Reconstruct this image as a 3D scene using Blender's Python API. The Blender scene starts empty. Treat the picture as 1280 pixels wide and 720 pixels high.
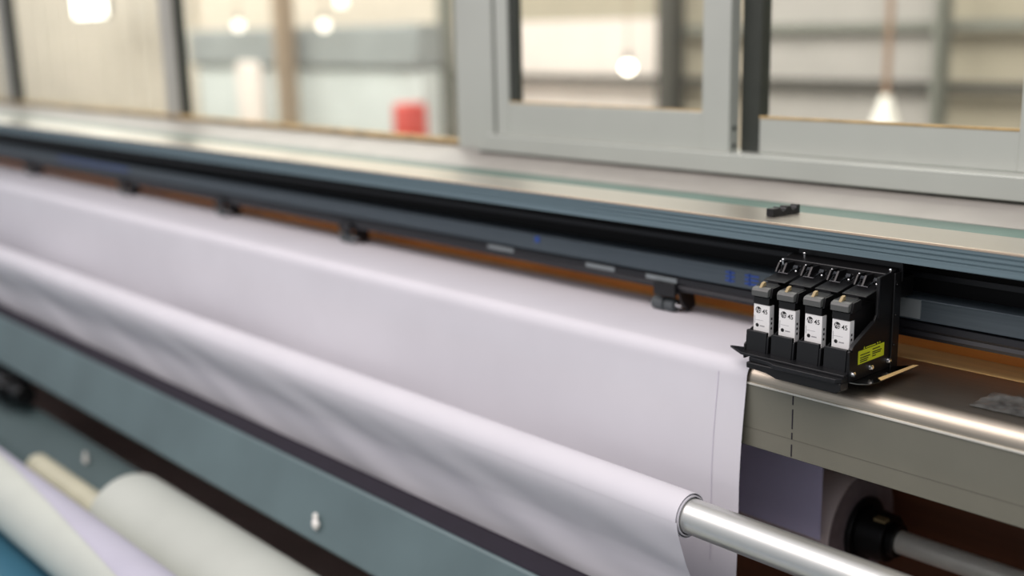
import bpy, bmesh, math, random
from mathutils import Matrix, Vector, noise
random.seed(4)
C = bpy.context.scene.collection
H = 1.40            # eye height; all z below are given relative to it
PI = math.pi

# ------------------------------------------------------------------ materials
def lin(c):
    return tuple((x/255/12.92) if x/255 <= .04045 else ((x/255+.055)/1.055)**2.4 for x in c)

def mat(name, rgb, rough=.5, metal=0.0, var=.04, scale=30, spec=.5, bump=0, stretch=None, sheen=0, emit=None, coat=0):
    m = bpy.data.materials.new(name); m.use_nodes = True
    nt = m.node_tree; b = nt.nodes['Principled BSDF']
    c = lin(rgb)
    tc = nt.nodes.new('ShaderNodeTexCoord'); mp = nt.nodes.new('ShaderNodeMapping')
    nt.links.new(tc.outputs['Object'], mp.inputs['Vector'])
    if stretch: mp.inputs['Scale'].default_value = stretch
    n = nt.nodes.new('ShaderNodeTexNoise'); n.inputs['Scale'].default_value = scale; n.inputs['Detail'].default_value = 4
    nt.links.new(mp.outputs['Vector'], n.inputs['Vector'])
    r = nt.nodes.new('ShaderNodeValToRGB')
    r.color_ramp.elements[0].color = (*[max(0, x*(1-var*2)) for x in c], 1)
    r.color_ramp.elements[1].color = (*[min(1, x*(1+var*2)) for x in c], 1)
    r.color_ramp.elements[0].position = .3; r.color_ramp.elements[1].position = .7
    nt.links.new(n.outputs['Fac'], r.inputs['Fac']); nt.links.new(r.outputs['Color'], b.inputs['Base Color'])
    b.inputs['Roughness'].default_value = rough; b.inputs['Metallic'].default_value = metal
    b.inputs['Specular IOR Level'].default_value = spec
    b.inputs['Coat Weight'].default_value = coat
    if bump:
        bp = nt.nodes.new('ShaderNodeBump'); bp.inputs['Strength'].default_value = bump; bp.inputs['Distance'].default_value = .002
        nt.links.new(n.outputs['Fac'], bp.inputs['Height']); nt.links.new(bp.outputs['Normal'], b.inputs['Normal'])
    if emit:
        b.inputs['Emission Color'].default_value = (*lin(rgb), 1); b.inputs['Emission Strength'].default_value = emit
    return m

M = {
 'paper':   mat('plotter_paper', (211, 210, 215), .75, var=.01, scale=8, spec=.25),
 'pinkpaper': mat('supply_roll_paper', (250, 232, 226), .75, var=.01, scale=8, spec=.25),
 'papershade':  mat('paper_shade_tint', (228, 219, 250), .75, var=.02, scale=8, spec=.2),  # bluish shade tint put into the supply sheet's colour
 'paperline': mat('paper_margin_line', (196, 191, 204), .8),
 'gapshade': mat('roll_gap_shade', (70, 60, 80), .8),
 'rollgreen': mat('lower_roll_paper', (188, 193, 184), .7, var=.02, scale=6, spec=.3),
 'lilac':   mat('lilac_wrap_paper', (178, 177, 191), .7, var=.02, scale=6, spec=.3),
 'core':    mat('cream_core_tube', (206, 204, 178), .5, var=.03),
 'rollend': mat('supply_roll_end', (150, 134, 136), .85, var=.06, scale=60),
 'steel':   mat('brushed_steel', (178, 174, 162), .30, 1.0, var=.05, scale=40, stretch=(.2, 20, 20)),
 'platen':  mat('platen_steel', (190, 180, 164), .40, 1.0, var=.05, scale=40, stretch=(.2, 20, 20)),
 'apron':   mat('apron_steel', (122, 121, 108), .45, .3, var=.03, scale=10),
 'seamgrey': mat('grey_seam', (96, 94, 84), .6),
 'ridge':   mat('bright_steel_edge', (222, 220, 208), .4, .2),
 'bar':     mat('polished_aluminium_bar', (226, 227, 222), .38, .9, var=.02, scale=20, stretch=(.1, 10, 10)),
 'shaftsteel': mat('dull_steel_shaft', (244, 240, 228), .4, .2, var=.02),
 'darkchrome': mat('dark_chrome', (96, 96, 98), .2, 1.0, var=.02),
 'chrome':  mat('chrome', (225, 225, 225), .10, 1.0, var=.01),
 'mirror':  mat('chrome_plate', (150, 148, 140), .10, 1.0, var=.02),
 'alutop':  mat('aluminium_beam_top', (176, 171, 160), .28, .75, var=.03, scale=30, stretch=(.1, 12, 12)),
 'lip': mat('beam_lip_highlight', (206, 186, 164), .35, .5, var=.1, scale=20, stretch=(.1, 12, 12)),
 'aluface': mat('blue_grey_aluminium', (112, 132, 139), .42, .35, var=.04, scale=30, stretch=(.1, 12, 12)),
 'bluegrey': mat('blue_grey_painted_steel', (93, 111, 113), .5, .1, var=.05, scale=6),
 'bottombrown': mat('brown_grey_bottom', (176, 154, 146), .7, var=.06, scale=6),
 'goldledge': mat('tan_ledge_and_reflection', (240, 204, 140), .42, .1, var=.05, scale=20, stretch=(.2, 10, 10)),
 'shadejoint': mat('channel_shade_joint_dark', (32, 27, 38), .9, var=.05),
 'black':   mat('black_recess', (14, 13, 14), .6, var=.05, spec=.25),
 'blackrail': mat('black_anodised_rail', (25, 26, 30), .35, .2, var=.05, stretch=(.1, 10, 10)),
 'greyrail': mat('grey_anodised_rail', (84, 95, 102), .42, .3, var=.05, scale=30, stretch=(.2, 10, 10)),
 'plastic': mat('black_plastic', (12, 12, 13), .4, var=.05),
 'plastic2': mat('black_satin_plastic', (16, 17, 19), .42, var=.05),
 'capgrey': mat('dark_grey_cap', (88, 90, 88), .45, var=.05),
 'rubber':  mat('grey_rubber', (70, 76, 78), .6, var=.08),
 'white':   mat('white_label', (232, 232, 230), .5, var=.01),
 'ink':     mat('black_print', (18, 18, 20), .6),
 'inkgrey': mat('grey_print', (150, 150, 152), .6),
 'tan':     mat('tan_tab', (158, 140, 100), .5),
 'yellow':  mat('yellow_warning_label', (206, 214, 40), .5, var=.02),
 'orange':  mat('orange_brown_laminate', (250, 152, 68), .45, var=.12, scale=14, stretch=(.3, 4, 4)),
 'brown':   mat('dark_brown_panel', (112, 66, 40), .6, var=.15, scale=6, stretch=(.3, 4, 4)),
 'sticker': mat('pale_grey_sticker', (122, 130, 132), .5),
 'blue':    mat('blue_print', (48, 84, 168), .5),
 'foil':    mat('crumpled_grey_film', (104, 104, 100), .32, .35, var=.25, scale=45),
 'teal':    mat('teal_blue_tray', (64, 116, 138), .5, .1, var=.04, scale=6),
 'traygrey': mat('blue_grey_tray_back', (86, 104, 104), .5, .1, var=.04, scale=6),
 'scrap':   mat('white_scrap', (238, 236, 228), .8),
 'frame':   mat('window_aluminium', (184, 188, 180), .42, .25, var=.02, scale=5),
 'framewarm': mat('window_aluminium_warm', (178, 177, 168), .5, .0, var=.03, scale=5),
 'gasket':  mat('dark_rubber_gasket', (46, 50, 44), .6),
 'brass':   mat('yellowed_sealant', (176, 150, 104), .5, var=.15, scale=20),
 'ledge':   mat('grey_stone_ledge', (152, 149, 142), .5, var=.04, scale=12),
 'greenstrip': mat('green_grey_sill', (78, 105, 96), .5, var=.06, scale=8),
 'floor':   mat('concrete_floor', (118, 116, 112), .6, var=.1, scale=3),
 'wall':    mat('painted_wall', (206, 199, 187), .8, var=.03, scale=2),
 'ceiling': mat('ceiling_paint', (214, 210, 202), .9, var=.02),
 'pinkwall': mat('pale_pink_white_panel', (238, 228, 222), .8, var=.02, scale=2),
 'creamwall': mat('cream_wall', (222, 213, 199), .8, var=.02, scale=2),
 'taupe':   mat('taupe_panel', (178, 170, 152), .8, var=.03, scale=3),
 'greypanel': mat('grey_sheet_panel', (176, 172, 168), .7, var=.03, scale=3),
 'darksteel': mat('dark_steel_column', (72, 70, 64), .6, var=.05),
 'greysteel': mat('grey_green_steel_column', (126, 128, 120), .6, var=.05),
 'tancol':  mat('tan_column', (154, 136, 116), .7, var=.05),
 'housing': mat('pale_machine_housing', (206, 214, 214), .5, var=.03, scale=3),
 'housing2': mat('grey_machine_hood', (146, 152, 153), .5, var=.05, scale=3),
 'red':     mat('red_paint', (206, 84, 76), .6),
 'cord':    mat('brown_cord', (150, 122, 100), .7),
 'bulb':    mat('glowing_bulb', (255, 244, 226), .5, emit=9.0),
 'bulbdim': mat('soft_glowing_bulb', (255, 242, 228), .5, emit=2.5),
 'lamp':    mat('bright_lamp_panel', (255, 250, 240), .5, emit=5),
 'shade':   mat('white_enamel_shade', (250, 246, 238), .4),
}
def glass_mat():
    m = bpy.data.materials.new('window_glass'); m.use_nodes = True
    nt = m.node_tree; nt.nodes.clear()
    o = nt.nodes.new('ShaderNodeOutputMaterial'); mx = nt.nodes.new('ShaderNodeMixShader')
    t = nt.nodes.new('ShaderNodeBsdfTransparent'); g = nt.nodes.new('ShaderNodeBsdfGlossy'); lw = nt.nodes.new('ShaderNodeLayerWeight'); pw = nt.nodes.new('ShaderNodeMath'); f = nt.nodes.new('ShaderNodeMath')
    n = nt.nodes.new('ShaderNodeTexNoise'); n.inputs['Scale'].default_value = 6
    r = nt.nodes.new('ShaderNodeValToRGB')
    r.color_ramp.elements[0].color = (.93, .95, .93, 1); r.color_ramp.elements[1].color = (.97, .98, .97, 1)
    nt.links.new(n.outputs['Fac'], r.inputs['Fac']); nt.links.new(r.outputs['Color'], t.inputs['Color'])
    g.inputs['Roughness'].default_value = .02; lw.inputs['Blend'].default_value = .5; pw.operation = 'POWER'; pw.inputs[1].default_value = 5; f.operation = 'MULTIPLY_ADD'; f.inputs[1].default_value = .5; f.inputs[2].default_value = .03
    nt.links.new(lw.outputs['Facing'], pw.inputs[0]); nt.links.new(pw.outputs[0], f.inputs[0])
    nt.links.new(f.outputs[0], mx.inputs[0]); nt.links.new(t.outputs[0], mx.inputs[1]); nt.links.new(g.outputs[0], mx.inputs[2])
    nt.links.new(mx.outputs[0], o.inputs['Surface'])
    return m
M['glass'] = glass_mat()

# ------------------------------------------------------------------ mesh builder
class MB:
    def __init__(s): s.v = []; s.f = []; s.mi = []
    def add(s, vs, fs, mi=0):
        o = len(s.v); s.v += [tuple(v) for v in vs]
        for f in fs: s.f.append(tuple(o+i for i in f)); s.mi.append(mi)
        return s
    def box(s, x0, x1, y0, y1, z0, z1, mi=0):
        v = [(x0,y0,z0),(x1,y0,z0),(x1,y1,z0),(x0,y1,z0),(x0,y0,z1),(x1,y0,z1),(x1,y1,z1),(x0,y1,z1)]
        return s.add(v, [(3,2,1,0),(4,5,6,7),(0,1,5,4),(1,2,6,5),(2,3,7,6),(3,0,4,7)], mi)
    def prism(s, prof, x0, x1, mi=0):           # (y,z) profile extruded along x
        n = len(prof)
        v = [(x0,y,z) for y,z in prof] + [(x1,y,z) for y,z in prof]
        return s.add(v, [tuple(range(n))[::-1], tuple(range(n,2*n))] + [(i,(i+1)%n,n+(i+1)%n,n+i) for i in range(n)], mi)
    def slab(s, poly, z0, z1, mi=0):            # (x,y) polygon extruded along z
        n = len(poly)
        v = [(x,y,z0) for x,y in poly] + [(x,y,z1) for x,y in poly]
        return s.add(v, [tuple(range(n))[::-1], tuple(range(n,2*n))] + [(i,(i+1)%n,n+(i+1)%n,n+i) for i in range(n)], mi)
    def plate(s, poly, y0, y1, mi=0):           # (x,z) polygon extruded along y
        n = len(poly)
        v = [(x,y0,z) for x,z in poly] + [(x,y1,z) for x,z in poly]
        return s.add(v, [tuple(range(n)), tuple(range(n,2*n))[::-1]] + [(i,n+i,n+(i+1)%n,(i+1)%n) for i in range(n)], mi)
    def cyl(s, p, q, r, r2=None, n=32, mi=0):
        p, q = Vector(p), Vector(q); r2 = r if r2 is None else r2
        d = (q-p).normalized(); a = d.orthogonal().normalized(); b = d.cross(a)
        ring = [(math.cos(2*PI*i/n), math.sin(2*PI*i/n)) for i in range(n)]
        v = [p+(a*c+b*t)*r for c,t in ring] + [q+(a*c+b*t)*r2 for c,t in ring]
        return s.add(v, [tuple(range(n))[::-1], tuple(range(n,2*n))] + [(i,(i+1)%n,n+(i+1)%n,n+i) for i in range(n)], mi)
    def ring(s, x0, x1, cy, cz, ro, ri, n=64, mi=0):   # hollow tube along x
        v = []
        for x, r in ((x0,ro),(x1,ro),(x1,ri),(x0,ri)):
            v += [(x, cy+r*math.cos(2*PI*i/n), cz+r*math.sin(2*PI*i/n)) for i in range(n)]
        f = []
        for k in range(4):
            for i in range(n):
                j = (i+1) % n; k2 = (k+1) % 4
                f.append((k*n+j, k*n+i, k2*n+i, k2*n+j))
        return s.add(v, f, mi)
    def sphere(s, c, r, n=16, m=10, sq=(1,1,1), mi=0):
        v = [(c[0],c[1],c[2]+r*sq[2])]
        for j in range(1, m):
            t = PI*j/m
            v += [(c[0]+r*sq[0]*math.sin(t)*math.cos(2*PI*i/n), c[1]+r*sq[1]*math.sin(t)*math.sin(2*PI*i/n), c[2]+r*sq[2]*math.cos(t)) for i in range(n)]
        v.append((c[0],c[1],c[2]-r*sq[2]))
        f = [(0,1+i,1+(i+1)%n) for i in range(n)]
        for j in range(m-2):
            for i in range(n):
                f.append((1+j*n+i, 1+(j+1)*n+i, 1+(j+1)*n+(i+1)%n, 1+j*n+(i+1)%n))
        L = len(v)-1; o = 1+(m-2)*n
        f += [(L,o+(i+1)%n,o+i) for i in range(n)]
        return s.add(v, f, mi)
    def tube(s, pts, r, n=8, mi=0):
        pts = [Vector(p) for p in pts]; rings = []
        v = []; f = []
        for i, p in enumerate(pts):
            d = (pts[min(i+1,len(pts)-1)]-pts[max(i-1,0)]).normalized()
            a = d.cross(Vector((.3,.2,1))).normalized(); b = d.cross(a)
            v += [p+(a*math.cos(2*PI*k/n)+b*math.sin(2*PI*k/n))*r for k in range(n)]
        for i in range(len(pts)-1):
            for k in range(n):
                f.append((i*n+k, i*n+(k+1)%n, (i+1)*n+(k+1)%n, (i+1)*n+k))
        f.append(tuple(range(n))[::-1]); f.append(tuple(range((len(pts)-1)*n, len(pts)*n)))
        return s.add(v, f, mi)
    def build(s, name, mats, parent=None, bevel=0, angle=35, smooth=True, origin=None):
        """one mesh object; vertices are given relative to the eye height"""
        if not isinstance(mats, (list, tuple)): mats = [mats]
        vs = [Vector(v)+Vector((0,0,H)) for v in s.v]
        if parent is not None:
            p = parent
            o = Vector((0,0,0))
            while p is not None: o += p.location; p = p.parent
            loc = Vector((0,0,0))
        else:
            if origin: o = Vector(origin)+Vector((0,0,H))
            else:
                lo = [min(v[i] for v in vs) for i in range(3)]; hi = [max(v[i] for v in vs) for i in range(3)]
                o = Vector(((lo[0]+hi[0])/2, (lo[1]+hi[1])/2, lo[2]))
            loc = o
        me = bpy.data.meshes.new(name)
        me.from_pydata([v-o for v in vs], [], s.f)
        for m in mats: me.materials.append(m)
        me.polygons.foreach_set('material_index', s.mi)
        bm = bmesh.new(); bm.from_mesh(me); bmesh.ops.recalc_face_normals(bm, faces=bm.faces); bm.to_mesh(me); bm.free()
        if smooth:
            me.polygons.foreach_set('use_smooth', [True]*len(me.polygons))
            me.set_sharp_from_angle(angle=math.radians(angle))
        ob = bpy.data.objects.new(name, me); C.objects.link(ob)
        ob.location = loc
        if parent is not None: ob.parent = parent
        if bevel:
            b = ob.modifiers.new('bevel', 'BEVEL'); b.width = bevel; b.segments = 2; b.limit_method = 'ANGLE'; b.angle_limit = math.radians(40)
            b.harden_normals = False
        return ob

def tag(o, label=None, cat=None, group=None, kind=None):
    if label: o['label'] = label
    if cat: o['category'] = cat
    if group: o['group'] = group
    if kind: o['kind'] = kind
    return o
def empty(name, loc, label=None, cat=None, group=None, kind=None):
    o = bpy.data.objects.new(name, None); C.objects.link(o)
    o.empty_display_size = .05
    o.location = (loc[0], loc[1], loc[2]+H)
    return tag(o, label, cat, group, kind)
def copy_tree(o, parent=None):
    c = o.copy(); C.objects.link(c)
    if parent is not None: c.parent = parent
    for ch in list(o.children): copy_tree(ch, c)
    return c
def text_part(name, body, size, loc, parent, m, shear=0, bold=0, facing='front', sx=1):
    cu = bpy.data.curves.new('glyphs', 'FONT'); cu.body = body; cu.size = size; cu.shear = shear; cu.offset = bold
    cu.align_x = 'CENTER'; cu.align_y = 'CENTER'; cu.extrude = .00008
    t = bpy.data.objects.new('glyphs', cu); C.objects.link(t)
    dg = bpy.context.evaluated_depsgraph_get(); dg.update()
    me = bpy.data.meshes.new_from_object(t.evaluated_get(dg))
    bpy.data.objects.remove(t); me.name = name
    me.materials.clear(); me.materials.append(m)
    p = parent; o = Vector((0,0,0))
    while p is not None: o += p.location; p = p.parent
    for v in me.vertices:
        x, y, z = v.co
        v.co = Vector((loc[0]+x*sx, loc[1]-z, loc[2]+y+H))-o if facing == 'front' else Vector((loc[0]+z, loc[1]+x*sx, loc[2]+y+H))-o
    ob = bpy.data.objects.new(name, me); C.objects.link(ob); ob.parent = parent
    return ob
def circle(cx, cz, r, n=24): return [(cx+r*math.cos(2*PI*i/n), cz+r*math.sin(2*PI*i/n)) for i in range(n)]

XL, XR = -6.2, .12          # machine ends (both outside the frame)
XP = -.848                  # right edge of the paper

# ------------------------------------------------------------------ room shell
def struct(name, mb, m, bevel=0, parent=None):
    o = mb.build(name, m, parent, bevel=bevel)
    if parent is None: o['kind'] = 'structure'
    return o
struct('floor', MB().box(-22, 4, -1.5, 6.3, -1.5, -1.4), M['floor'])
struct('wall_back', MB().box(-22, 4, 1.66, 1.76, -1.4, -.30), M['wall'])
struct('wall_far', MB().box(-22, 4, 6.1, 6.3, -1.4, 1.9), M['creamwall'])
struct('wall_left', MB().box(-22.2, -22, 1.76, 6.3, -1.4, 1.9), M['wall'])
struct('wall_right', MB().box(4, 4.2, 1.76, 6.3, -1.4, 1.9), M['wall'])
struct('ceiling', MB().box(-22, 4, 1.76, 6.3, 1.9, 2.0), M['ceiling'])
struct('wall_upper', MB().box(-22, 4, 1.66, 1.76, .95, 1.9), M['wall'])

# sill in front of the windows
struct('trim_1', MB().prism([(1.505,-.276),(1.56,-.262),(1.565,-.266),(1.60,-.252),(1.66,-.252),(1.66,-.30),(1.505,-.30)], -8, 1.0), M['ledge'])
struct('trim_2', MB().box(-8, 1.0, 1.375, 1.505, -.30, -.277), M['greenstrip'])

# windows -------------------------------------------------------------
w1 = empty('window_1', (-3.3, 1.64, -.252), kind='structure')
fr = MB()
fr.box(-8, -1.945, 1.62, 1.66, -.252, -.246)
for x0, x1 in ((-4.83,-4.765),(-3.395,-3.312)):
    fr.box(x0, x1, 1.615, 1.66, -.246, .95)
fr.build('window_frame', M['framewarm'], w1, bevel=.002)
gk = MB()
for x0, x1 in ((-4.765,-4.72),(-3.312,-3.292),(-4.845,-4.83)): gk.box(x0, x1, 1.625, 1.65, -.246, .95)
gk.build('gasket', M['gasket'], w1)
MB().box(-8, -1.945, 1.612, 1.625, -.248, -.236).build('sealant_bead', M['brass'], w1, bevel=.002)
for x0, x1 in ((-8,-4.845),(-4.72,-3.395),(-3.292,-1.945)):
    MB().box(x0, x1, 1.636, 1.640, -.246, .95).build('pane', M['glass'], w1)

w2 = empty('window_2', (-1.5, 1.62, -.252), kind='structure')
f2 = MB()
f2.box(-1.945, -1.825, 1.60, 1.66, -.252, .95)
f2.build('window_frame', M['frame'], w2, bevel=.002)
MB().plate([(-1.865,-.252),(1.0,-.252),(1.0,-.217),(-1.83,-.217)], 1.58, 1.66).build('bottom_rail', M['frame'], w2, bevel=.002)
sa = empty('window_sash', (0,0,0)); sa.parent = w2; sa.location = (0,0,0)
s1 = MB()
s1.box(-1.815, -1.776, 1.60, 1.622, -.217, .95)
s1.box(-1.776, -1.267, 1.60, 1.622, -.217, -.150)
s1.box(-1.267, -1.207, 1.595, 1.6225, -.217, .95)
s1.build('sash_frame', M['frame'], sa, bevel=.0015)
MB().box(-1.825, -1.815, 1.612, 1.65, -.217, .95).box(-1.776, -1.752, 1.604, 1.618, -.15, .95).build('gasket', M['gasket'], sa)
MB().box(-1.776, -1.267, 1.603, 1.606, -.151, -.147).build('sealant_bead', M['brass'], sa)
MB().box(-1.752, -1.267, 1.609, 1.612, -.147, .95).build('pane', M['glass'], sa)
for z in (-.176, -.206):
    MB().cyl((-1.2072,1.608,z), (-1.2055,1.608,z), .0042, n=12).build('screw', M['gasket'], sa)

w3 = empty('window_3', (-.95, 1.64, -.252), kind='structure')
s2 = MB()
s2.box(-1.175, -.705, 1.624, 1.646, -.217, -.1575)
s2.box(-.72, -.64, 1.622, 1.648, -.217, .95)
s2.build('sash_frame', M['frame'], w3, bevel=.0015)
MB().box(-1.203, -1.165, 1.6225, 1.65, -.217, .95).build('gasket', M['gasket'], w3)
MB().box(-1.165, -.72, 1.623, 1.628, -.1585, -.1545).build('sealant_bead', M['brass'], w3)
MB().box(-1.165, -.72, 1.634, 1.637, -.155, .95).build('pane', M['glass'], w3)
w4 = empty('window_4', (0, 1.64, -.252), kind='structure')
MB().box(.9, 1.0, 1.62, 1.648, -.217, .95).box(-.64, .9, 1.62, 1.648, -.217, -.15).build('sash_frame', M['frame'], w4, bevel=.0015)
MB().box(-.64, .9, 1.634, 1.637, -.15, .95).build('pane', M['glass'], w4)
struct('wall_window_right', MB().box(1.0, 4, 1.66, 1.76, -.30, .95), M['wall'])
struct('wall_window_left', MB().box(-22, -8, 1.66, 1.76, -.30, .95), M['wall'])

# factory room behind the glass ----------------------------------------
def panel(i, x0, x1, z0, z1, m, y=6.04): struct('trim_%d' % (10+i), MB().box(x0, x1, y, 6.1, z0, z1), M[m])
mb = MB()
for k in range(20):
    x = -21.8+k*.5
    mb.box(x, x+.42, 6.02, 6.1, -1.4, 1.9)
struct('trim_11', mb, M['wall'])
panel(2, -7.70, -6.65, -1.4, .03, 'pinkwall')
panel(3, -6.62, -5.16, -1.4, .05, 'pinkwall')
panel(4, -6.62, -5.16, .05, 1.9, 'taupe')
panel(5, -5.0, 3.9, -1.4, 1.9, 'taupe')
panel(6, -4.26, -3.17, -1.4, 1.9, 'greypanel', 5.99)
struct('trim_3', MB().box(-7.7, 3.9, 5.93, 5.99, -.385, -.335), M['darksteel'])
struct('trim_4', MB().box(-5.0, 3.9, 5.93, 5.99, -.06, -.01), M['greysteel'])
struct('trim_5', MB().box(-4.985, -4.86, 5.80, 5.93, -1.4, 1.9), M['darksteel'])
struct('trim_6', MB().box(-7.275, -7.20, 5.80, 5.93, -1.4, 1.9), M['greysteel'])
struct('trim_7', MB().box(-8.94, -8.82, 5.3, 5.45, -1.4, 1.9), M['tancol'])
struct('trim_8', MB().box(-3.07, -3.035, 5.80, 5.93, -1.4, 1.9), M['greysteel'])

hs = empty('industrial_machine', (-9.8, 5.7, -1.4), 'large pale grey machine with a darker hood, blurred behind the left window', 'machine')
MB().box(-10.9, -7.2, 5.55, 5.78, -1.4, -.29).build('lower_cabinet', M['housing'], hs, bevel=.03)
MB().box(-10.95, -7.17, 5.50, 5.78, -.29, .055).build('hood', M['housing2'], hs, bevel=.03)
MB().box(-9.95, -9.55, 5.47, 5.55, -1.4, -.25).build('door', M['pinkwall'], hs, bevel=.02)

rc = empty('red_cabinet', (-7.01, 5.3, -1.4), 'tall narrow red cabinet low behind the left window pane', 'cabinet')
MB().box(-7.10, -6.92, 5.2, 5.40, -1.4, -.535).build('body', M['red'], rc, bevel=.02)
MB().box(-7.08, -6.94, 5.19, 5.2, -1.3, -.58).build('door', M['red'], rc, bevel=.004)

def bulb(x, y, z, r, m, label, cat='lamp'):
    t = empty('hanging_bulb', (x, y, z), label, cat, None)
    MB().sphere((x,y,z), r).build('bulb', M[m], t)
    MB().cyl((x,y,z+r*.85), (x,y,z+r*.85+.06), .02, n=12).build('socket', M['darksteel'], t)
    MB().cyl((x,y,z+r*.85+.06), (x,y,1.9), .004, n=8).build('cord', M['cord'], t)
k = 5.4/6
bulb(-5.416*k, 5.4, -.279*k, .038, 'bulb', 'brightest round glowing bulb, seen through the middle sliding pane')
bulb(-10.79*k, 5.4, .093*k, .045, 'bulbdim', 'round glowing bulb nearest the left mullion, over the grey machine hood')
bulb(-9.20*k, 5.4, .066*k, .045, 'bulbdim', 'round glowing bulb right of the tan column, above the grey machine hood')
bulb(-8.90*k, 5.4, .275*k, .045, 'bulbdim', 'round glowing bulb at the top edge of the photo, highest of the bulbs')

pl = empty('pendant_lamp', (-3.44*k, 5.4, -.60*k), 'white cone pendant lamp on a long brown cord behind the right window', 'lamp')
MB().cyl((-3.44*k,5.4,-.62*k), (-3.44*k,5.4,-.42*k), .085, .024, n=24).build('lamp_shade', M['shade'], pl)
MB().cyl((-3.44*k,5.4,-.42*k), (-3.44*k,5.4,1.9), .018, n=8).build('cord', M['cord'], pl)
lp = empty('light_panel', (-14.2*k, 5.4, .27*k), 'large blown-out white light panel at the top left behind the glass', 'lamp')
MB().box(-14.95*k, -14.15*k, 5.38, 5.44, .27*k, .62*k).build('diffuser', M['lamp'], lp, bevel=.01)
MB().box(-14.98*k, -14.12*k, 5.44, 5.48, .26*k, .63*k).build('housing', M['darksteel'], lp)
MB().cyl((-14.8*k,5.46,.62*k), (-14.8*k,5.46,1.9), .01).cyl((-14.3*k,5.46,.62*k), (-14.3*k,5.46,1.9), .01).build('hanging_rod', M['darksteel'], lp)

# ------------------------------------------------------------------ the plotter
pr = empty('large_format_plotter', (-2.5, 1.2, -1.4), 'long blue-grey large format plotter with a metal platen and black guide rail', 'plotter')
# end supports, outside the frame
for x0, x1 in ((XL-.12, XL), (XR, XR+.12)):
    MB().prism([(.46,-1.4),(1.56,-1.4),(1.56,-.30),(1.26,-.26),(1.02,-.54),(.46,-.80)], x0, x1).build('end_support', M['bluegrey'], pr, bevel=.01)
# cover beam with grooved fascia
zt = -.2575
MB().prism([(1.2505,zt),(1.345,zt),(1.345,zt-.006),(1.2505,zt-.006)], XL, XR).build('beam_top', M['alutop'], pr, bevel=.001)
g = [(1.2505,zt-.0005),(1.2475,zt-.001),(1.2475,zt-.0065),(1.2495,zt-.0072),(1.2495,zt-.009),(1.2475,zt-.0098),(1.2475,zt-.0125),(1.2495,zt-.0132),(1.2495,zt-.015),
     (1.2475,zt-.0158),(1.2475,zt-.0185),(1.2490,zt-.0192),(1.2490,zt-.0205),(1.2475,zt-.0212),(1.2475,zt-.0285),(1.2505,zt-.0285)]
MB().prism(g, XL, XR).build('beam_fascia', M['aluface'], pr)
MB().box(XL, XR, 1.2468, 1.2502, zt-.0022, zt+.0002).build('lip_highlight', M['lip'], pr)  # bright tan strip, a painted highlight along the beam's front edge
# black recess behind the fascia
MB().prism([(1.2505,zt-.0285),(1.262,zt-.0285),(1.262,zt-.006),(1.345,zt-.006),(1.345,zt-.013),(1.355,zt-.013),(1.355,-.40),(1.340,-.40),(1.340,zt-.012),(1.2505,zt-.012)], XL, XR).build('recess', M['black'], pr)
MB().box(XL, XR, 1.320, 1.3215, -.318, -.311).build('drive_belt', M['blackrail'], pr)
# grey guide rail, black lower rail
MB().prism([(1.31,-.3435),(1.314,-.341),(1.340,-.341),(1.340,-.371),(1.31,-.371)], XL, XR).build('guide_rail', M['greyrail'], pr, bevel=.0008)
MB().prism([(1.306,-.3725),(1.340,-.3725),(1.340,-.3925),(1.306,-.3925),(1.304,-.388),(1.306,-.3835),(1.304,-.380)], XL, XR).build('lower_rail', M['blackrail'], pr)
MB().box(-.7245, -.688, 1.3086, 1.3102, -.3685, -.344).build('rail_sticker', M['sticker'], pr)
for a, b in ((-1.511,-1.443),(-1.268,-1.205),(-1.139,-1.078)):
    MB().box(a, b, 1.3028, 1.3042, -.3805, -.3735).build('rail_sticker', M['sticker'], pr)
# blue print on the grey rail (illegible strokes)
st = MB()
for x0 in (-.992, -.958):
    for dz in (0, -.006, -.012): st.box(x0, x0+.016+.008*(x0 > -.97), 1.3092, 1.3101, -.352+dz, -.3495+dz)
    st.box(x0+.007, x0+.0095, 1.3092, 1.3101, -.3655, -.348)
st.build('blue_marking', M['blue'], pr)
MB().box(-3.52, -3.02, 1.3092, 1.3101, -.3575, -.353).build('blue_marking', M['blue'], pr)
MB().box(-1.395, -1.384, 1.3092, 1.3101, -.356, -.346).build('blue_marking', M['blue'], pr)
# back strip
MB().box(XL, XR, 1.392, 1.400, -.4315, -.30).build('back_strip', M['orange'], pr)
MB().prism([(1.335,-.4308),(1.392,-.4302),(1.392,-.436),(1.335,-.436)], XL, XR).build('platen_ledge', M['goldledge'], pr)
# platen with rounded front edge
pf = [(1.335,-.431),(1.194,-.431)]
pf += [(1.194-.022*math.sin(a), -.453+.022*math.cos(a)) for a in [PI/2*i/10 for i in range(1, 11)]]
pf += [(1.172,-.4545),(1.176,-.4545),(1.180,-.440),(1.335,-.436)]
MB().prism([p for p in pf if True], XL, XR).build('platen', M['platen'], pr, angle=30)
MB().box(XL, XR, 1.1705, 1.176, -.4570, -.4545).build('platen_edge', M['ridge'], pr)
# apron below
MB().box(XL, XR, 1.172, 1.180, -.5415, -.4570).build('apron', M['apron'], pr, bevel=.0008)
MB().box(XL, XR, 1.1716, 1.173, -.5163, -.5157).build('seam', M['seamgrey'], pr)
for z0, z1 in ((-.470,-.4585),(-.502,-.476),(-.516,-.507),(-.539,-.523)):
    MB().box(-.7800, -.7785, 1.1714, 1.173, z0, z1).build('joint_mark', M['shadejoint'], pr)
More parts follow.
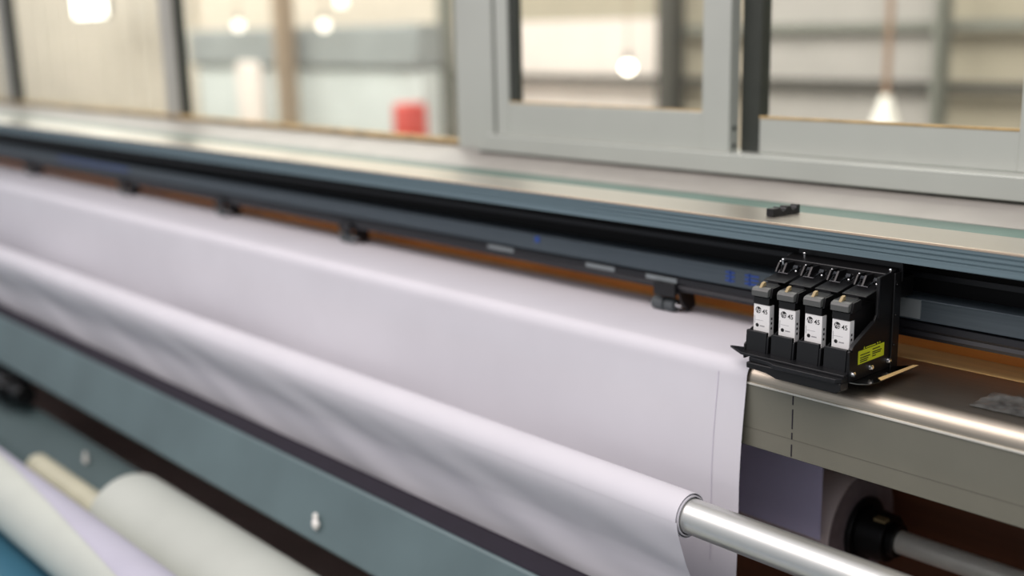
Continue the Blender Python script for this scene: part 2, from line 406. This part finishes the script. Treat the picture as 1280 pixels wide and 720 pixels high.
# interior panel and front cross bar
MB().box(XL, XR, 1.585, 1.60, -1.25, -.435).build('back_panel', M['brown'], pr)
MB().box(XL, XR, 1.15, 1.585, -1.25, -1.235).build('bottom_panel', M['bottombrown'], pr)
MB().prism([(1.000,-.752),(1.012,-.750),(1.046,-.752),(1.046,-.80),(.99,-.862),(.962,-.864),(.957,-.858)], XL, XR).build('front_bar', M['bluegrey'], pr, bevel=.003)
MB().prism([(1.004,-.7505),(1.044,-.7505),(1.046,-.745),(1.044,-.7475),(1.006,-.7475)], XL, XR).build('bar_channel_shade', M['shadejoint'], pr)  # dark strip standing in for the shade of the open channel

# pinch rollers
def roller(x):
    b = MB()
    b.box(x-.015, x+.027, 1.2985, 1.3035, -.402, -.3815)
    b.box(x-.015, x+.027, 1.3035, 1.335, -.398, -.3925)
    b.prism([(1.3035,-.3925),(1.34,-.3925),(1.345,-.42),(1.328,-.428),(1.312,-.412)], x+.027, x+.031)
    br = b.build('pinch_roller', M['plastic2'], pr, bevel=.0008)
    w = MB()
    w.cyl((x-.026,1.316,-.4185), (x-.004,1.316,-.4185), .0108, n=24).cyl((x-.001,1.316,-.4185), (x+.016,1.316,-.4185), .0108, n=24)
    w.build('roller_wheel', M['rubber'], br, bevel=.0015)
    MB().cyl((x-.028,1.316,-.4185), (x+.027,1.316,-.4185), .0032, n=12).sphere((x+.0195,1.313,-.4165), .0032).build('axle', M['chrome'], br)
for x in (-1.105, -1.965, -2.50, -3.06, -3.78, -4.5): roller(x)

# catch tray below
ty = [(.42,-.93),(.70,-.997),(.86,-1.078),(.93,-1.068),(1.03,-1.0)]
out = [(y,z-.006) for y,z in ty[::-1]]
MB().prism(ty[:3]+out[2:], XL, XR).build('catch_tray', M['teal'], pr)
MB().prism(ty[2:]+out[:3], XL, XR).build('tray_back', M['traygrey'], pr, angle=10)
# black knob seen in the gap at the far left
kb = MB().cyl((-3.60,1.0,-.952), (-3.20,1.0,-.952), .046, n=32).cyl((-3.20,1.0,-.952), (-3.12,1.0,-.955), .030, n=24).build('end_knob', M['plastic'], pr, bevel=.004)
for y, z in ((.972,-.935),(1.0,-.916)):
    MB().cyl((-3.205,y,z), (-3.185,y,z), .008, n=12).build('bolt', M['chrome'], kb)

# ------------------------------------------------------------------ paper web
SC = (1.47, -.758); SR = .093       # supply roll
TC = (1.06, -.607); TR = .0295      # take-up roll
def bez(p0, p1, p2, p3, n):
    o = []
    for i in range(n):
        t = i/n; u = 1-t
        o.append(tuple(u**3*a+3*u*u*t*b+3*u*t*t*c+t**3*d for a,b,c,d in zip(p0,p1,p2,p3)))
    return o
path = []
path += [(1.357, -.74+.28*i/14) for i in range(14)]
path += bez((1.357,-.46),(1.357,-.435),(1.362,-.4292),(1.370,-.4292), 6)
path[-6:] = bez((1.357,-.46),(1.358,-.44),(1.384,-.4292),(1.372,-.4292), 6)
path += [(1.372-(1.372-1.190)*i/12, -.4293) for i in range(12)]
path += bez((1.190,-.4293),(1.178,-.4293),(1.1685,-.436),(1.168,-.452), 12)
path += [(1.168-.011*(i/34)**1.2, -.452-(.724-.452)*i/34) for i in range(34)]
path += bez((1.157,-.724),(1.150,-.85),(1.148,-.915),(1.115,-.915), 14)
path += bez((1.115,-.915),(1.080,-.915),(1.085,-.80),(1.060,-.689), 18)
path += bez((1.060,-.689),(1.046,-.655),(1.0305,-.632),(1.0305,-.607), 14)
path.append((1.0305, -.607))
lens = [0]
for a, b in zip(path, path[1:]): lens.append(lens[-1]+math.hypot(b[0]-a[0], b[1]-a[1]))
NX = 260
xs = [XP-(XP-XL-.2)*(i/NX)**1.35 for i in range(NX+1)]
verts = []; faces = []
for j, (y, z) in enumerate(path):
    p = path[max(j-1,0)]; q = path[min(j+1,len(path)-1)]
    d = Vector((q[0]-p[0], q[1]-p[1])); d.normalize() if d.length > 0 else None
    n = Vector((d[1], -d[0]))
    front = 1.15 < y and z < -.47 and y < 1.2
    for x in xs:
        a = 0
        if y < 1.2 and z < -.455:
            w = min(1, (-.455-z)/.14)
            if y > 1.12:      # hanging sheet: broad diagonal bows
                a = -w*(.0042*math.sin(5.0*x+9*z+1.0)+.0022*math.sin(9.3*x-14*z)+.0016*noise.noise((x*3, z*6, 3)))+w*.0045
            else:             # slack below the take-up roll: tighter diagonal creases
                w = min(1, max(0, (-.612-z)/.05))
                a = w*(.0014*math.sin(13*x+42*z)+.0018*noise.noise((x*5+z*16, z*7, 7))+.0008*math.sin(27*x+75*z+2))
        verts.append((x, y+n[0]*a, z+n[1]*a))
W = NX+1
for j in range(len(path)-1):
    for i in range(NX): faces.append((j*W+i, j*W+i+1, (j+1)*W+i+1, (j+1)*W+i))
sh = MB().add(verts, faces)
ns = sum(1 for y, z in path[:19])
sh.mi = [1 if j < 15 else 0 for j in range(len(path)-1) for i in range(NX)]
ps = sh.build('paper_sheet', [M['paper'], M['papershade']], angle=180)
tag(ps, 'continuous white plotter paper lying over the platen and hanging in a slack loop', 'paper')
# faint printed margin line down the sheet
ml = MB()
fp = [(y, z) for y, z in path if z > -.80 and 1.11 < y < 1.36 and not (y > 1.3564)]
fp = [p for p in path[20:78] if p[1] < -.446]
lv = []; lf = []
for j, (y, z) in enumerate(fp):
    p = fp[max(j-1,0)]; q = fp[min(j+1,len(fp)-1)]
    d = Vector((q[0]-p[0], q[1]-p[1])).normalized(); n = Vector((d[1], -d[0]))
    # outward side of the sheet
    s_ = 1 if (n[1] > 0 or n[0] < 0) else -1
    w = min(1, max(0, (-.455-z)/.14)) if y < 1.2 else 0
    x = -.893
    a = -w*(.0042*math.sin(5.0*x+9*z+1.0)+.0022*math.sin(9.3*x-14*z)+.0016*noise.noise((x*3, z*6, 3)))+w*.0045
    yy, zz = y+n[0]*a+s_*n[0]*.0006, z+n[1]*a+s_*n[1]*.0006
    lv += [(x-.0005, yy, zz), (x+.0005, yy, zz)]
for j in range(len(fp)-1): lf.append((2*j, 2*j+1, 2*j+3, 2*j+2))
ml.add(lv, lf).build('margin_line', M['paperline'], ps)

# take-up roll
tr = empty('take_up_roll', (-2.5, TC[0], TC[1]-TR), 'slim long white paper roll wound around the silver bar', 'paper roll')
n = 64; rv = []; rf = []; K = 120
rx = [XP-.003-(XP-XL-.2)*(i/K)**1.3 for i in range(K+1)]
for x in rx:
    for i in range(n):
        t = 2*PI*i/n
        r = TR-.0003+.0005*noise.noise((x*2, math.cos(t), math.sin(t)))
        rv.append((x, TC[0]+r*math.cos(t), TC[1]+r*math.sin(t)))
for j in range(K):
    for i in range(n): rf.append((j*n+i, j*n+(i+1)%n, (j+1)*n+(i+1)%n, (j+1)*n+i))
for x_, rr in ((rx[0], .0283),):
    o = len(rv)
    for i in range(n):
        t = 2*PI*i/n; rv.append((x_, TC[0]+rr*math.cos(t), TC[1]+rr*math.sin(t)))
    o2 = len(rv)
    for i in range(n):
        t = 2*PI*i/n; rv.append((x_-.03, TC[0]+rr*math.cos(t), TC[1]+rr*math.sin(t)))
    for i in range(n):
        rf.append((i, (i+1)%n, o+(i+1)%n, o+i)); rf.append((o+i, o+(i+1)%n, o2+(i+1)%n, o2+i))
MB().add(rv, rf).build('wound_paper', M['paper'], tr, angle=50)
MB().ring(XP-1.0, XP-.006, TC[0], TC[1], .0282, .0268).build('shadow_gap', M['gapshade'], tr)  # dark rings paint the shade between the paper layers
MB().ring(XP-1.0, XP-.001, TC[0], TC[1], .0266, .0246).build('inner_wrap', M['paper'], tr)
MB().ring(XP-1.0, XP-.004, TC[0], TC[1], .0245, .0233).build('shadow_gap', M['gapshade'], tr)
tb = MB().cyl((XL,TC[0],TC[1]), (XR,TC[0],TC[1]), .023, n=64).build('take_up_bar', M['bar'])
tag(tb, 'thick silver aluminium bar passing through the white take-up roll', 'bar')

# supply roll, hub, shaft
sr = empty('supply_roll', (-2.5, SC[0], SC[1]-SR), 'fat paper supply roll in shadow under the platen, black hub in its end', 'paper roll')
MB().ring(XL+.2, XP, SC[0], SC[1], SR, .040, n=96).build('wound_paper', M['pinkpaper'], sr)
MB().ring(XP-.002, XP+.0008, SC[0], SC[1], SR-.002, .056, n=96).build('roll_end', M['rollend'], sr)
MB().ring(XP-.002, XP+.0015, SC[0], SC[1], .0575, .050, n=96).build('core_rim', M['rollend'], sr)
sp = empty('supply_spindle', (-.8, SC[0], SC[1]-.02), 'silver supply shaft with a black flanged hub under the apron', 'shaft')
hb = MB().cyl((XP+.001,SC[0],SC[1]), (XP+.010,SC[0],SC[1]), .052, n=48).cyl((XP+.010,SC[0],SC[1]), (XP+.052,SC[0],SC[1]), .040, .036, n=48).cyl((XP+.052,SC[0],SC[1]), (XP+.064,SC[0],SC[1]), .026, n=48)
hub = hb.build('hub', M['plastic'], sp, bevel=.0015)
MB().box(XP+.034, XP+.052, SC[0]-.026, SC[0]-.012, SC[1]+.0325, SC[1]+.037).build('clip', M['tan'], hub)
MB().cyl((XL,SC[0],SC[1]), (XR,SC[0],SC[1]), .0176, n=48).build('shaft', M['shaftsteel'], sp)

# lower rolls in the tray
r1 = empty('paper_roll', (-1.2, .88, -1.072), 'pale greenish-white paper roll lying in the tray on a cream core', 'paper roll')
MB().ring(-2.185, .05, .88, -.977, .095, .035, n=96).build('wound_paper', M['rollgreen'], r1, bevel=.002)
MB().ring(-2.72, .02, .88, -1.012, .030, .026, n=48).build('core_tube', M['core'], r1)
r2 = empty('paper_roll', (-2.2, .70, -.988), 'frontmost pale paper roll with a lilac sheet wrapped diagonally over its back', 'paper roll')
MB().ring(-4.6, -.02, .70, -.925, .063, .030, n=96).build('wound_paper', M['rollgreen'], r2)
lw = MB(); lv = []; lf = []; NA = 30; NX2 = 80
for i in range(NX2+1):
    x = -3.2+i*(3.1/NX2)
    a0 = math.radians(max(62, min(175, 80.5+(x+2.332)*69.6)))   # torn edge runs diagonally down the roll
    a1 = math.radians(20)
    for j in range(NA+1):
        a = a0+(a1-a0)*j/NA
        lv.append((x, .70+.0642*math.cos(a), -.925+.0642*math.sin(a)))
for i in range(NX2):
    for j in range(NA): lf.append((i*(NA+1)+j, i*(NA+1)+j+1, (i+1)*(NA+1)+j+1, (i+1)*(NA+1)+j))
lw.add(lv, lf).build('lilac_wrap', M['lilac'], r2)

# bits of white scrap
def scrap(c, s, label):
    m = MB(); m.sphere(c, s, 10, 7, (1,.55,1.0)).sphere((c[0]-s*.25,c[1]+s*.25,c[2]+s*1.25), s*.7, 10, 7, (.9,.55,1.1))
    for i, v in enumerate(m.v):
        k_ = 1+.35*noise.noise((v[0]*90, v[1]*90, v[2]*90)); cc = Vector(c)
        m.v[i] = tuple(cc+(Vector(v)-cc)*k_)
    tag(m.build('paper_scrap', M['scrap']), label, 'scrap')
scrap((-1.592,.962,-.826), .010, 'torn white scrap clinging to the blue-grey front bar')
scrap((-2.69,.985,-1.020), .010, 'tiny white scrap on the tray left of the greenish-white roll')

# grey crumpled film on the platen
fv = []; ff = []
quad = [(-.570,1.208),(-.572,1.274),(-.455,1.280),(-.455,1.212)]
NU, NV = 36, 22
for i in range(NU+1):
    for j in range(NV+1):
        u, v = i/NU, j/NV
        x = (1-u)*((1-v)*quad[0][0]+v*quad[1][0])+u*((1-v)*quad[3][0]+v*quad[2][0])
        y = (1-u)*((1-v)*quad[0][1]+v*quad[1][1])+u*((1-v)*quad[3][1]+v*quad[2][1])
        e = min(u, 1-u, v, 1-v)
        h_ = .0012+min(1, e*8)*.004*(.5+noise.noise((x*60, y*60, 1))+.5*noise.noise((x*130, y*130, 5)))
        fv.append((x+.004*noise.noise((v*5, 0, 2))*(u < .1), y+.004*noise.noise((u*6, 3, 2))*(e == 0), -.431+max(.0004, h_)))
for i in range(NU):
    for j in range(NV): ff.append((i*(NV+1)+j, (i+1)*(NV+1)+j, (i+1)*(NV+1)+j+1, i*(NV+1)+j+1))
fo = MB().add(fv, ff).build('film_scrap', M['foil'], angle=50)
tag(fo, 'flat crumpled grey film on the bare platen at the right edge', 'film')

# notched black clip on the beam
pr_ = [(0,0),(.052,0),(.052,.0125),(.047,.0125)]
pr_ += [(.040+.006*math.cos(a), .0125-.006*math.sin(a)) for a in [PI*i/10 for i in range(11)]]
pr_ += [(.032,.0125),(.026,.0125)]
pr_ += [(.020+.006*math.cos(a), .0125-.006*math.sin(a)) for a in [PI*i/10 for i in range(11)]]
pr_ += [(.012,.0110),(0,.0110)]
ck = MB().prism([(1.284+y, zt+.0003+z) for y, z in pr_], -.9065, -.8955)
for i, v in enumerate(ck.v): ck.v[i] = (v[0]+(v[1]-1.284)*.15, v[1], v[2])
ck = ck.build('notched_clip', M['plastic2'], bevel=.0006)
tag(ck, 'small black notched clip lying on the aluminium beam top', 'clip')

# ------------------------------------------------------------------ print carriage
LX = [-.8407+.0380*i for i in range(4)]      # left edge of each cartridge label
ca = empty('print_carriage', (-.765, 1.20, -.4185), 'black print carriage holding four ink cartridges above the paper edge', 'carriage')
MB().prism([(1.238,-.4185),(1.262,-.4185),(1.262,-.296),(1.238,-.300)], -.846, -.6955).build('back_plate', M['plastic'], ca, bevel=.001)
MB().box(-.838, -.70, 1.262, 1.3095, -.338, -.312).build('rail_slider', M['plastic'], ca, bevel=.001)
MB().prism([(1.2625,-.312),(1.266,-.312),(1.266,-.290),(1.2625,-.289)], -.838, -.690).build('top_plate', M['plastic2'], ca, bevel=.0005)
side = [(1.157,-.4185),(1.154,-.381),(1.162,-.375),(1.206,-.354),(1.212,-.346),(1.213,-.300),(1.252,-.297),(1.254,-.4185)]
spn = MB().prism(side, -.6955, -.6925).build('side_panel', M['plastic'], ca, bevel=.0006)
MB().prism([(1.158,-.381),(1.162,-.377),(1.207,-.3555),(1.2055,-.352),(1.160,-.3735),(1.156,-.378)], -.6955, -.6905).build('edge_rib', M['plastic2'], spn)
MB().box(-.6926, -.6908, 1.2125, 1.2145, -.350, -.300).build('edge_rib', M['plastic2'], spn)
MB().prism([(1.157,-.4185),(1.158,-.400),(1.20,-.372),(1.215,-.335),(1.25,-.297),(1.254,-.4185)], -.8465, -.8440).build('side_panel', M['plastic'], ca, bevel=.0006)
MB().slab([(-.846,1.172),(-.6955,1.172),(-.6955,1.25),(-.846,1.25)], -.4185, -.4145).build('floor_plate', M['plastic'], ca)
for i, x in enumerate(LX):
    m = MB()
    m.prism([(1.159,-.411),(1.1605,-.381),(1.1655,-.381),(1.1655,-.411)], x-.004, x+.0265)
    m.prism([(1.1655,-.411),(1.1655,-.3825),(1.172,-.379),(1.215,-.385),(1.215,-.411)], x-.004, x-.0020)
    m.prism([(1.1600,-.411),(1.1615,-.386),(1.172,-.386),(1.215,-.390),(1.215,-.411)], x+.0265, x+.0292)
    m.box(x-.004, x+.0290, 1.1655, 1.24, -.4135, -.411)
    m.build('cartridge_pocket', M['plastic2'], ca, bevel=.0007)
    # pale chamfer clip at the pocket corner
    la = MB()
    la.prism([(1.192,-.3205),(1.238,-.3130),(1.238,-.3145),(1.192,-.3220)], x-.002, x+.030)
    la.prism([(1.192,-.3205),(1.197,-.3195),(1.197,-.326),(1.192,-.326)], x+.004, x+.020)
    la.box(x+.002, x+.026, 1.2365, 1.24, -.3245, -.3130)
    lt = la.build('latch', M['plastic2'], ca, bevel=.0004)
    sg = MB()
    for cx in (x+.003, x+.021):
        pts = [(cx+.0009*k/6, 1.226+.0042*math.cos(k*.9), -.3085+.0042*math.sin(k*.9)) for k in range(44)]
        sg.tube(pts, .0007, 6)
    sg.tube([(x+.003,1.226,-.3085),(x+.006,1.212,-.3135),(x+.020,1.212,-.3135),(x+.021,1.226,-.3085)], .0009, 6)
    sg.build('spring', M['darkchrome'], lt)
    MB().prism([(1.214,-.3135),(1.238,-.3100),(1.238,-.302),(1.222,-.302)], x+.010, x+.0125).prism([(1.214,-.3135),(1.238,-.3100),(1.238,-.302),(1.222,-.302)], x-.0005, x+.0015).build('bracket', M['plastic'], lt)
    MB().sphere((x+.0285,1.218,-.3100), .0017).build('rivet', M['chrome'], lt)
    MB().sphere((x+.001,1.224,-.3015), .0013).build('rivet', M['chrome'], lt)
for x, y, z in ((LX[0]+.006,1.222,-.2985),(-.8225,1.252,-.2930),(-.6945,1.242,-.2955)):
    MB().sphere((x,y,z), .0021).cyl((x,y,z-.006), (x,y,z), .0012, n=10).build('screw', M['chrome'], ca)
for y, z in ((1.2535,-.312),(1.2535,-.350),(1.2535,-.388)):
    MB().cyl((-.6925,1.2500,z), (-.6895,1.2500,z), .0030, n=16).sphere((-.6893,1.250,z-.002), .0012).build('screw', M['plastic2'], ca)
MB().prism([(1.246,-.300),(1.262,-.300),(1.262,-.420),(1.246,-.420)], -.6925, -.6900).build('corner_post', M['plastic'], ca, bevel=.0006)
# bumper flange with pointed left tip and lower blade
MB().slab([(-.872,1.164),(-.842,1.146),(-.694,1.146),(-.694,1.172),(-.846,1.172)], -.4110, -.4078).build('flange', M['plastic2'], ca, bevel=.0006)
MB().slab([(-.829,1.1455),(-.797,1.1420),(-.785,1.1360),(-.699,1.1360),(-.694,1.142),(-.694,1.164),(-.829,1.164)], -.4165, -.4110).build('blade_step', M['plastic2'], ca, bevel=.0006)
MB().plate([(-.829,-.4165),(-.829,-.4240),(-.799,-.4255),(-.785,-.4300),(-.700,-.4300),(-.694,-.4260),(-.694,-.4165)], 1.1400, 1.158).build('blade', M['plastic'], ca, bevel=.0012)
# chrome foot plate
MB().slab([(-.700,1.158),(-.684,1.160),(-.6735,1.168),(-.6700,1.180),(-.6700,1.276),(-.676,1.272),(-.690,1.254),(-.700,1.254)], -.4195, -.4185).build('foot_plate', M['mirror'], ca)
for y in (1.1630, 1.2030, 1.2440):
    MB().cyl((-.6925,y,-.4095), (-.6900,y,-.4095), .0038, .0034, n=12).cyl((-.690,y,-.4095), (-.6890,y,-.4095), .0020, n=8).build('bolt', M['chrome'], ca)
MB().slab([(-.6775,1.196),(-.6700,1.190),(-.6695,1.2765),(-.6750,1.2735)], -.4184, -.4179).build('plate_reflection', M['goldledge'], ca)  # tan strip painting the gold reflection onto the plate's right edge
# yellow warning label with small text lines
yl = MB().box(-.6925, -.6921, 1.174, 1.232, -.4000, -.3835).build('warning_label', M['yellow'], ca)
tx = MB()
for y0, y1, z in ((1.178,1.199,-.3890),(1.178,1.200,-.3925),(1.178,1.196,-.3952),(1.178,1.194,-.3976),(1.205,1.222,-.3868),(1.205,1.226,-.3905),(1.205,1.224,-.3928),(1.205,1.213,-.3955)):
    tx.box(-.6921, -.6919, y0, y1, z-.0006, z+.0006)
tx.build('print_lines', M['ink'], yl)
wt = MB().box(-.6925, -.6921, 1.1905, 1.212, -.3822, -.3812).box(-.6925, -.6921, 1.216, 1.2175, -.3822, -.3805).box(-.6925, -.6921, 1.221, 1.2225, -.3822, -.3805)
wt.add([(-.6921,1.1845,-.3825),(-.6921,1.1880,-.3825),(-.69212,1.18625,-.3790)], [(0,1,2)])
wt.build('warning_marks', M['yellow'], ca)

# ------------------------------------------------------------------ ink cartridges
names = ['leftmost of the four black ink cartridges with a white 45 label',
         'second from left of the four black ink cartridges in the carriage',
         'third from left of the four black ink cartridges in the carriage',
         'rightmost of the four ink cartridges, beside the yellow warning label']
X0, Y0, Z0 = LX[0], 1.17, -.4190
def cart():
    t = empty('ink_cartridge', (X0+.0118, Y0+.03, Z0))
    P = lambda pr: [(Y0+y, Z0+z) for y, z in pr]
    MB().prism(P([(.0008,.0084),(.0008,.0705),(-.0015,.0725),(-.0015,.081),(.020,.086),(.060,.084),(.060,.0084)]), X0, X0+.0236).build('body', M['plastic'], t, bevel=.0006)
    MB().prism(P([(.0032,.083),(.0032,.0940),(.021,.0955),(.021,.085)]), X0-.0008, X0+.0236).build('cap_top', M['plastic2'], t, bevel=.0006)
    cp = MB().prism(P([(-.0044,.0822),(-.0050,.0895),(-.0030,.0925),(.0032,.0940),(.0032,.0825)]), X0-.0010, X0+.0236).build('cap', M['capgrey'], t, bevel=.0008)
    MB().prism(P([(-.001,.0930),(.004,.0985),(.0085,.0995),(.0085,.0940)]), X0+.0075, X0+.0115).build('tab', M['tan'], cp, bevel=.0003)
    MB().prism(P([(-.0005,.081),(.020,.0845),(.020,.0950),(.0025,.0935)]), X0+.0237, X0+.0262).build('grip', M['plastic'], cp, bevel=.0004)
    lb = MB().box(X0+.0002, X0+.0238, Y0-.0002, Y0+.0006, Z0+.030, Z0+.0710).box(X0+.0236, X0+.0241, Y0-.0002, Y0+.0090, Z0+.030, Z0+.0710).build('label', M['white'], t)
    yf = Y0-.00022
    MB().plate([(X0+.0070+.0043*math.cos(a), Z0+.0637+.0043*math.sin(a)) for a in [2*PI*i/32 for i in range(32)]], yf-.00010, yf).build('logo', M['ink'], lb)
    text_part('logo_letters', 'hp', .0080, (X0+.0070, yf-.00022, Z0+.0637), lb, M['white'], shear=.25, bold=.0)
    text_part('number', '45', .0082, (X0+.0170, yf, Z0+.0622), lb, M['ink'], bold=.00012)
    MB().plate(circle(X0+.0058, Z0+.0438, .0024), yf-.0001, yf).build('ink_dot', M['ink'], lb)
    MB().box(X0+.0098, X0+.0170, yf-.0001, yf, Z0+.0427, Z0+.0441).box(X0+.0030, X0+.0150, yf-.0001, yf, Z0+.0503, Z0+.0507).box(X0+.0015, X0+.0022, yf-.0001, yf, Z0+.0460, Z0+.0560).build('print_lines', M['inkgrey'], lb)
    sm = MB()
    for z, h in ((.040,.0030),(.0465,.0030),(.0525,.0030)):
        sm.box(X0+.0241, X0+.0242, Y0+.0028, Y0+.0058, Z0+z, Z0+z+h)
    sm.build('side_icons', M['ink'], lb)
    return t
c0 = cart()
base = c0.location.copy()
for i in range(4):
    c = c0 if i == 0 else copy_tree(c0)
    c.location = base+Vector((LX[i]-LX[0], 0, 0))
    tag(c, names[i], 'ink cartridge', 'ink cartridges in the carriage')

# ------------------------------------------------------------------ lights, world, camera
def area(name, loc, target, sx, sy, watts, col):
    l = bpy.data.lights.new(name, 'AREA'); l.shape = 'RECTANGLE'; l.size = sx; l.size_y = sy; l.energy = watts; l.color = col
    o = bpy.data.objects.new(name, l); C.objects.link(o)
    o.location = (loc[0], loc[1], loc[2]+H)
    d = Vector(target)-Vector(loc); o.rotation_euler = d.to_track_quat('-Z', 'Y').to_euler()
    return o
area('ceiling_light_front', (-1.5, -.35, 1.70), (-1.6, 1.15, -.45), 4.5, 1.4, 86, (1, .885, .86))
area('back_room_fill', (-9, 3.8, 1.85), (-9, 3.9, -1), 20, 2.5, 840, (1, .96, .91))  # unseen area light added to brighten the back room

w = bpy.data.worlds.new('world'); bpy.context.scene.world = w; w.use_nodes = True
nt = w.node_tree; bg = nt.nodes['Background']
tc = nt.nodes.new('ShaderNodeTexCoord'); sx = nt.nodes.new('ShaderNodeSeparateXYZ'); rp = nt.nodes.new('ShaderNodeValToRGB'); mr = nt.nodes.new('ShaderNodeMapRange')
mr.inputs['From Min'].default_value = -1; mr.inputs['From Max'].default_value = 1
nt.links.new(tc.outputs['Generated'], sx.inputs[0]); nt.links.new(sx.outputs['Z'], mr.inputs['Value']); nt.links.new(mr.outputs[0], rp.inputs['Fac'])
cr = rp.color_ramp
cr.elements[0].position = 0; cr.elements[0].color = (.26, .28, .29, 1)
cr.elements[1].position = 1; cr.elements[1].color = (.70, .74, .82, 1)
for p_, c_ in ((.42, (.38,.41,.44,1)), (.55, (.56,.57,.61,1)), (.75, (.70,.72,.78,1))):
    e = cr.elements.new(p_); e.color = c_
nt.links.new(rp.outputs['Color'], bg.inputs['Color']); bg.inputs['Strength'].default_value = .8

cam = bpy.data.cameras.new('camera'); co = bpy.data.objects.new('camera', cam); C.objects.link(co)
cam.sensor_width = 36; cam.lens = 40.0; cam.clip_start = .05; cam.clip_end = 60
r_ = Vector((0.67221826, 0.74001597, -0.02233772)); u_ = Vector((-0.14989242, 0.16558271, 0.97473824)); f_ = Vector((-0.7250206, 0.65188859, -0.2222305))
co.matrix_world = Matrix(((r_[0],u_[0],-f_[0],0),(r_[1],u_[1],-f_[1],0),(r_[2],u_[2],-f_[2],H),(0,0,0,1)))
cam.dof.use_dof = True; cam.dof.focus_distance = 1.40; cam.dof.aperture_fstop = 1.6
S = bpy.context.scene; S.camera = co
S.view_settings.view_transform = 'Standard'; S.view_settings.look = 'None'
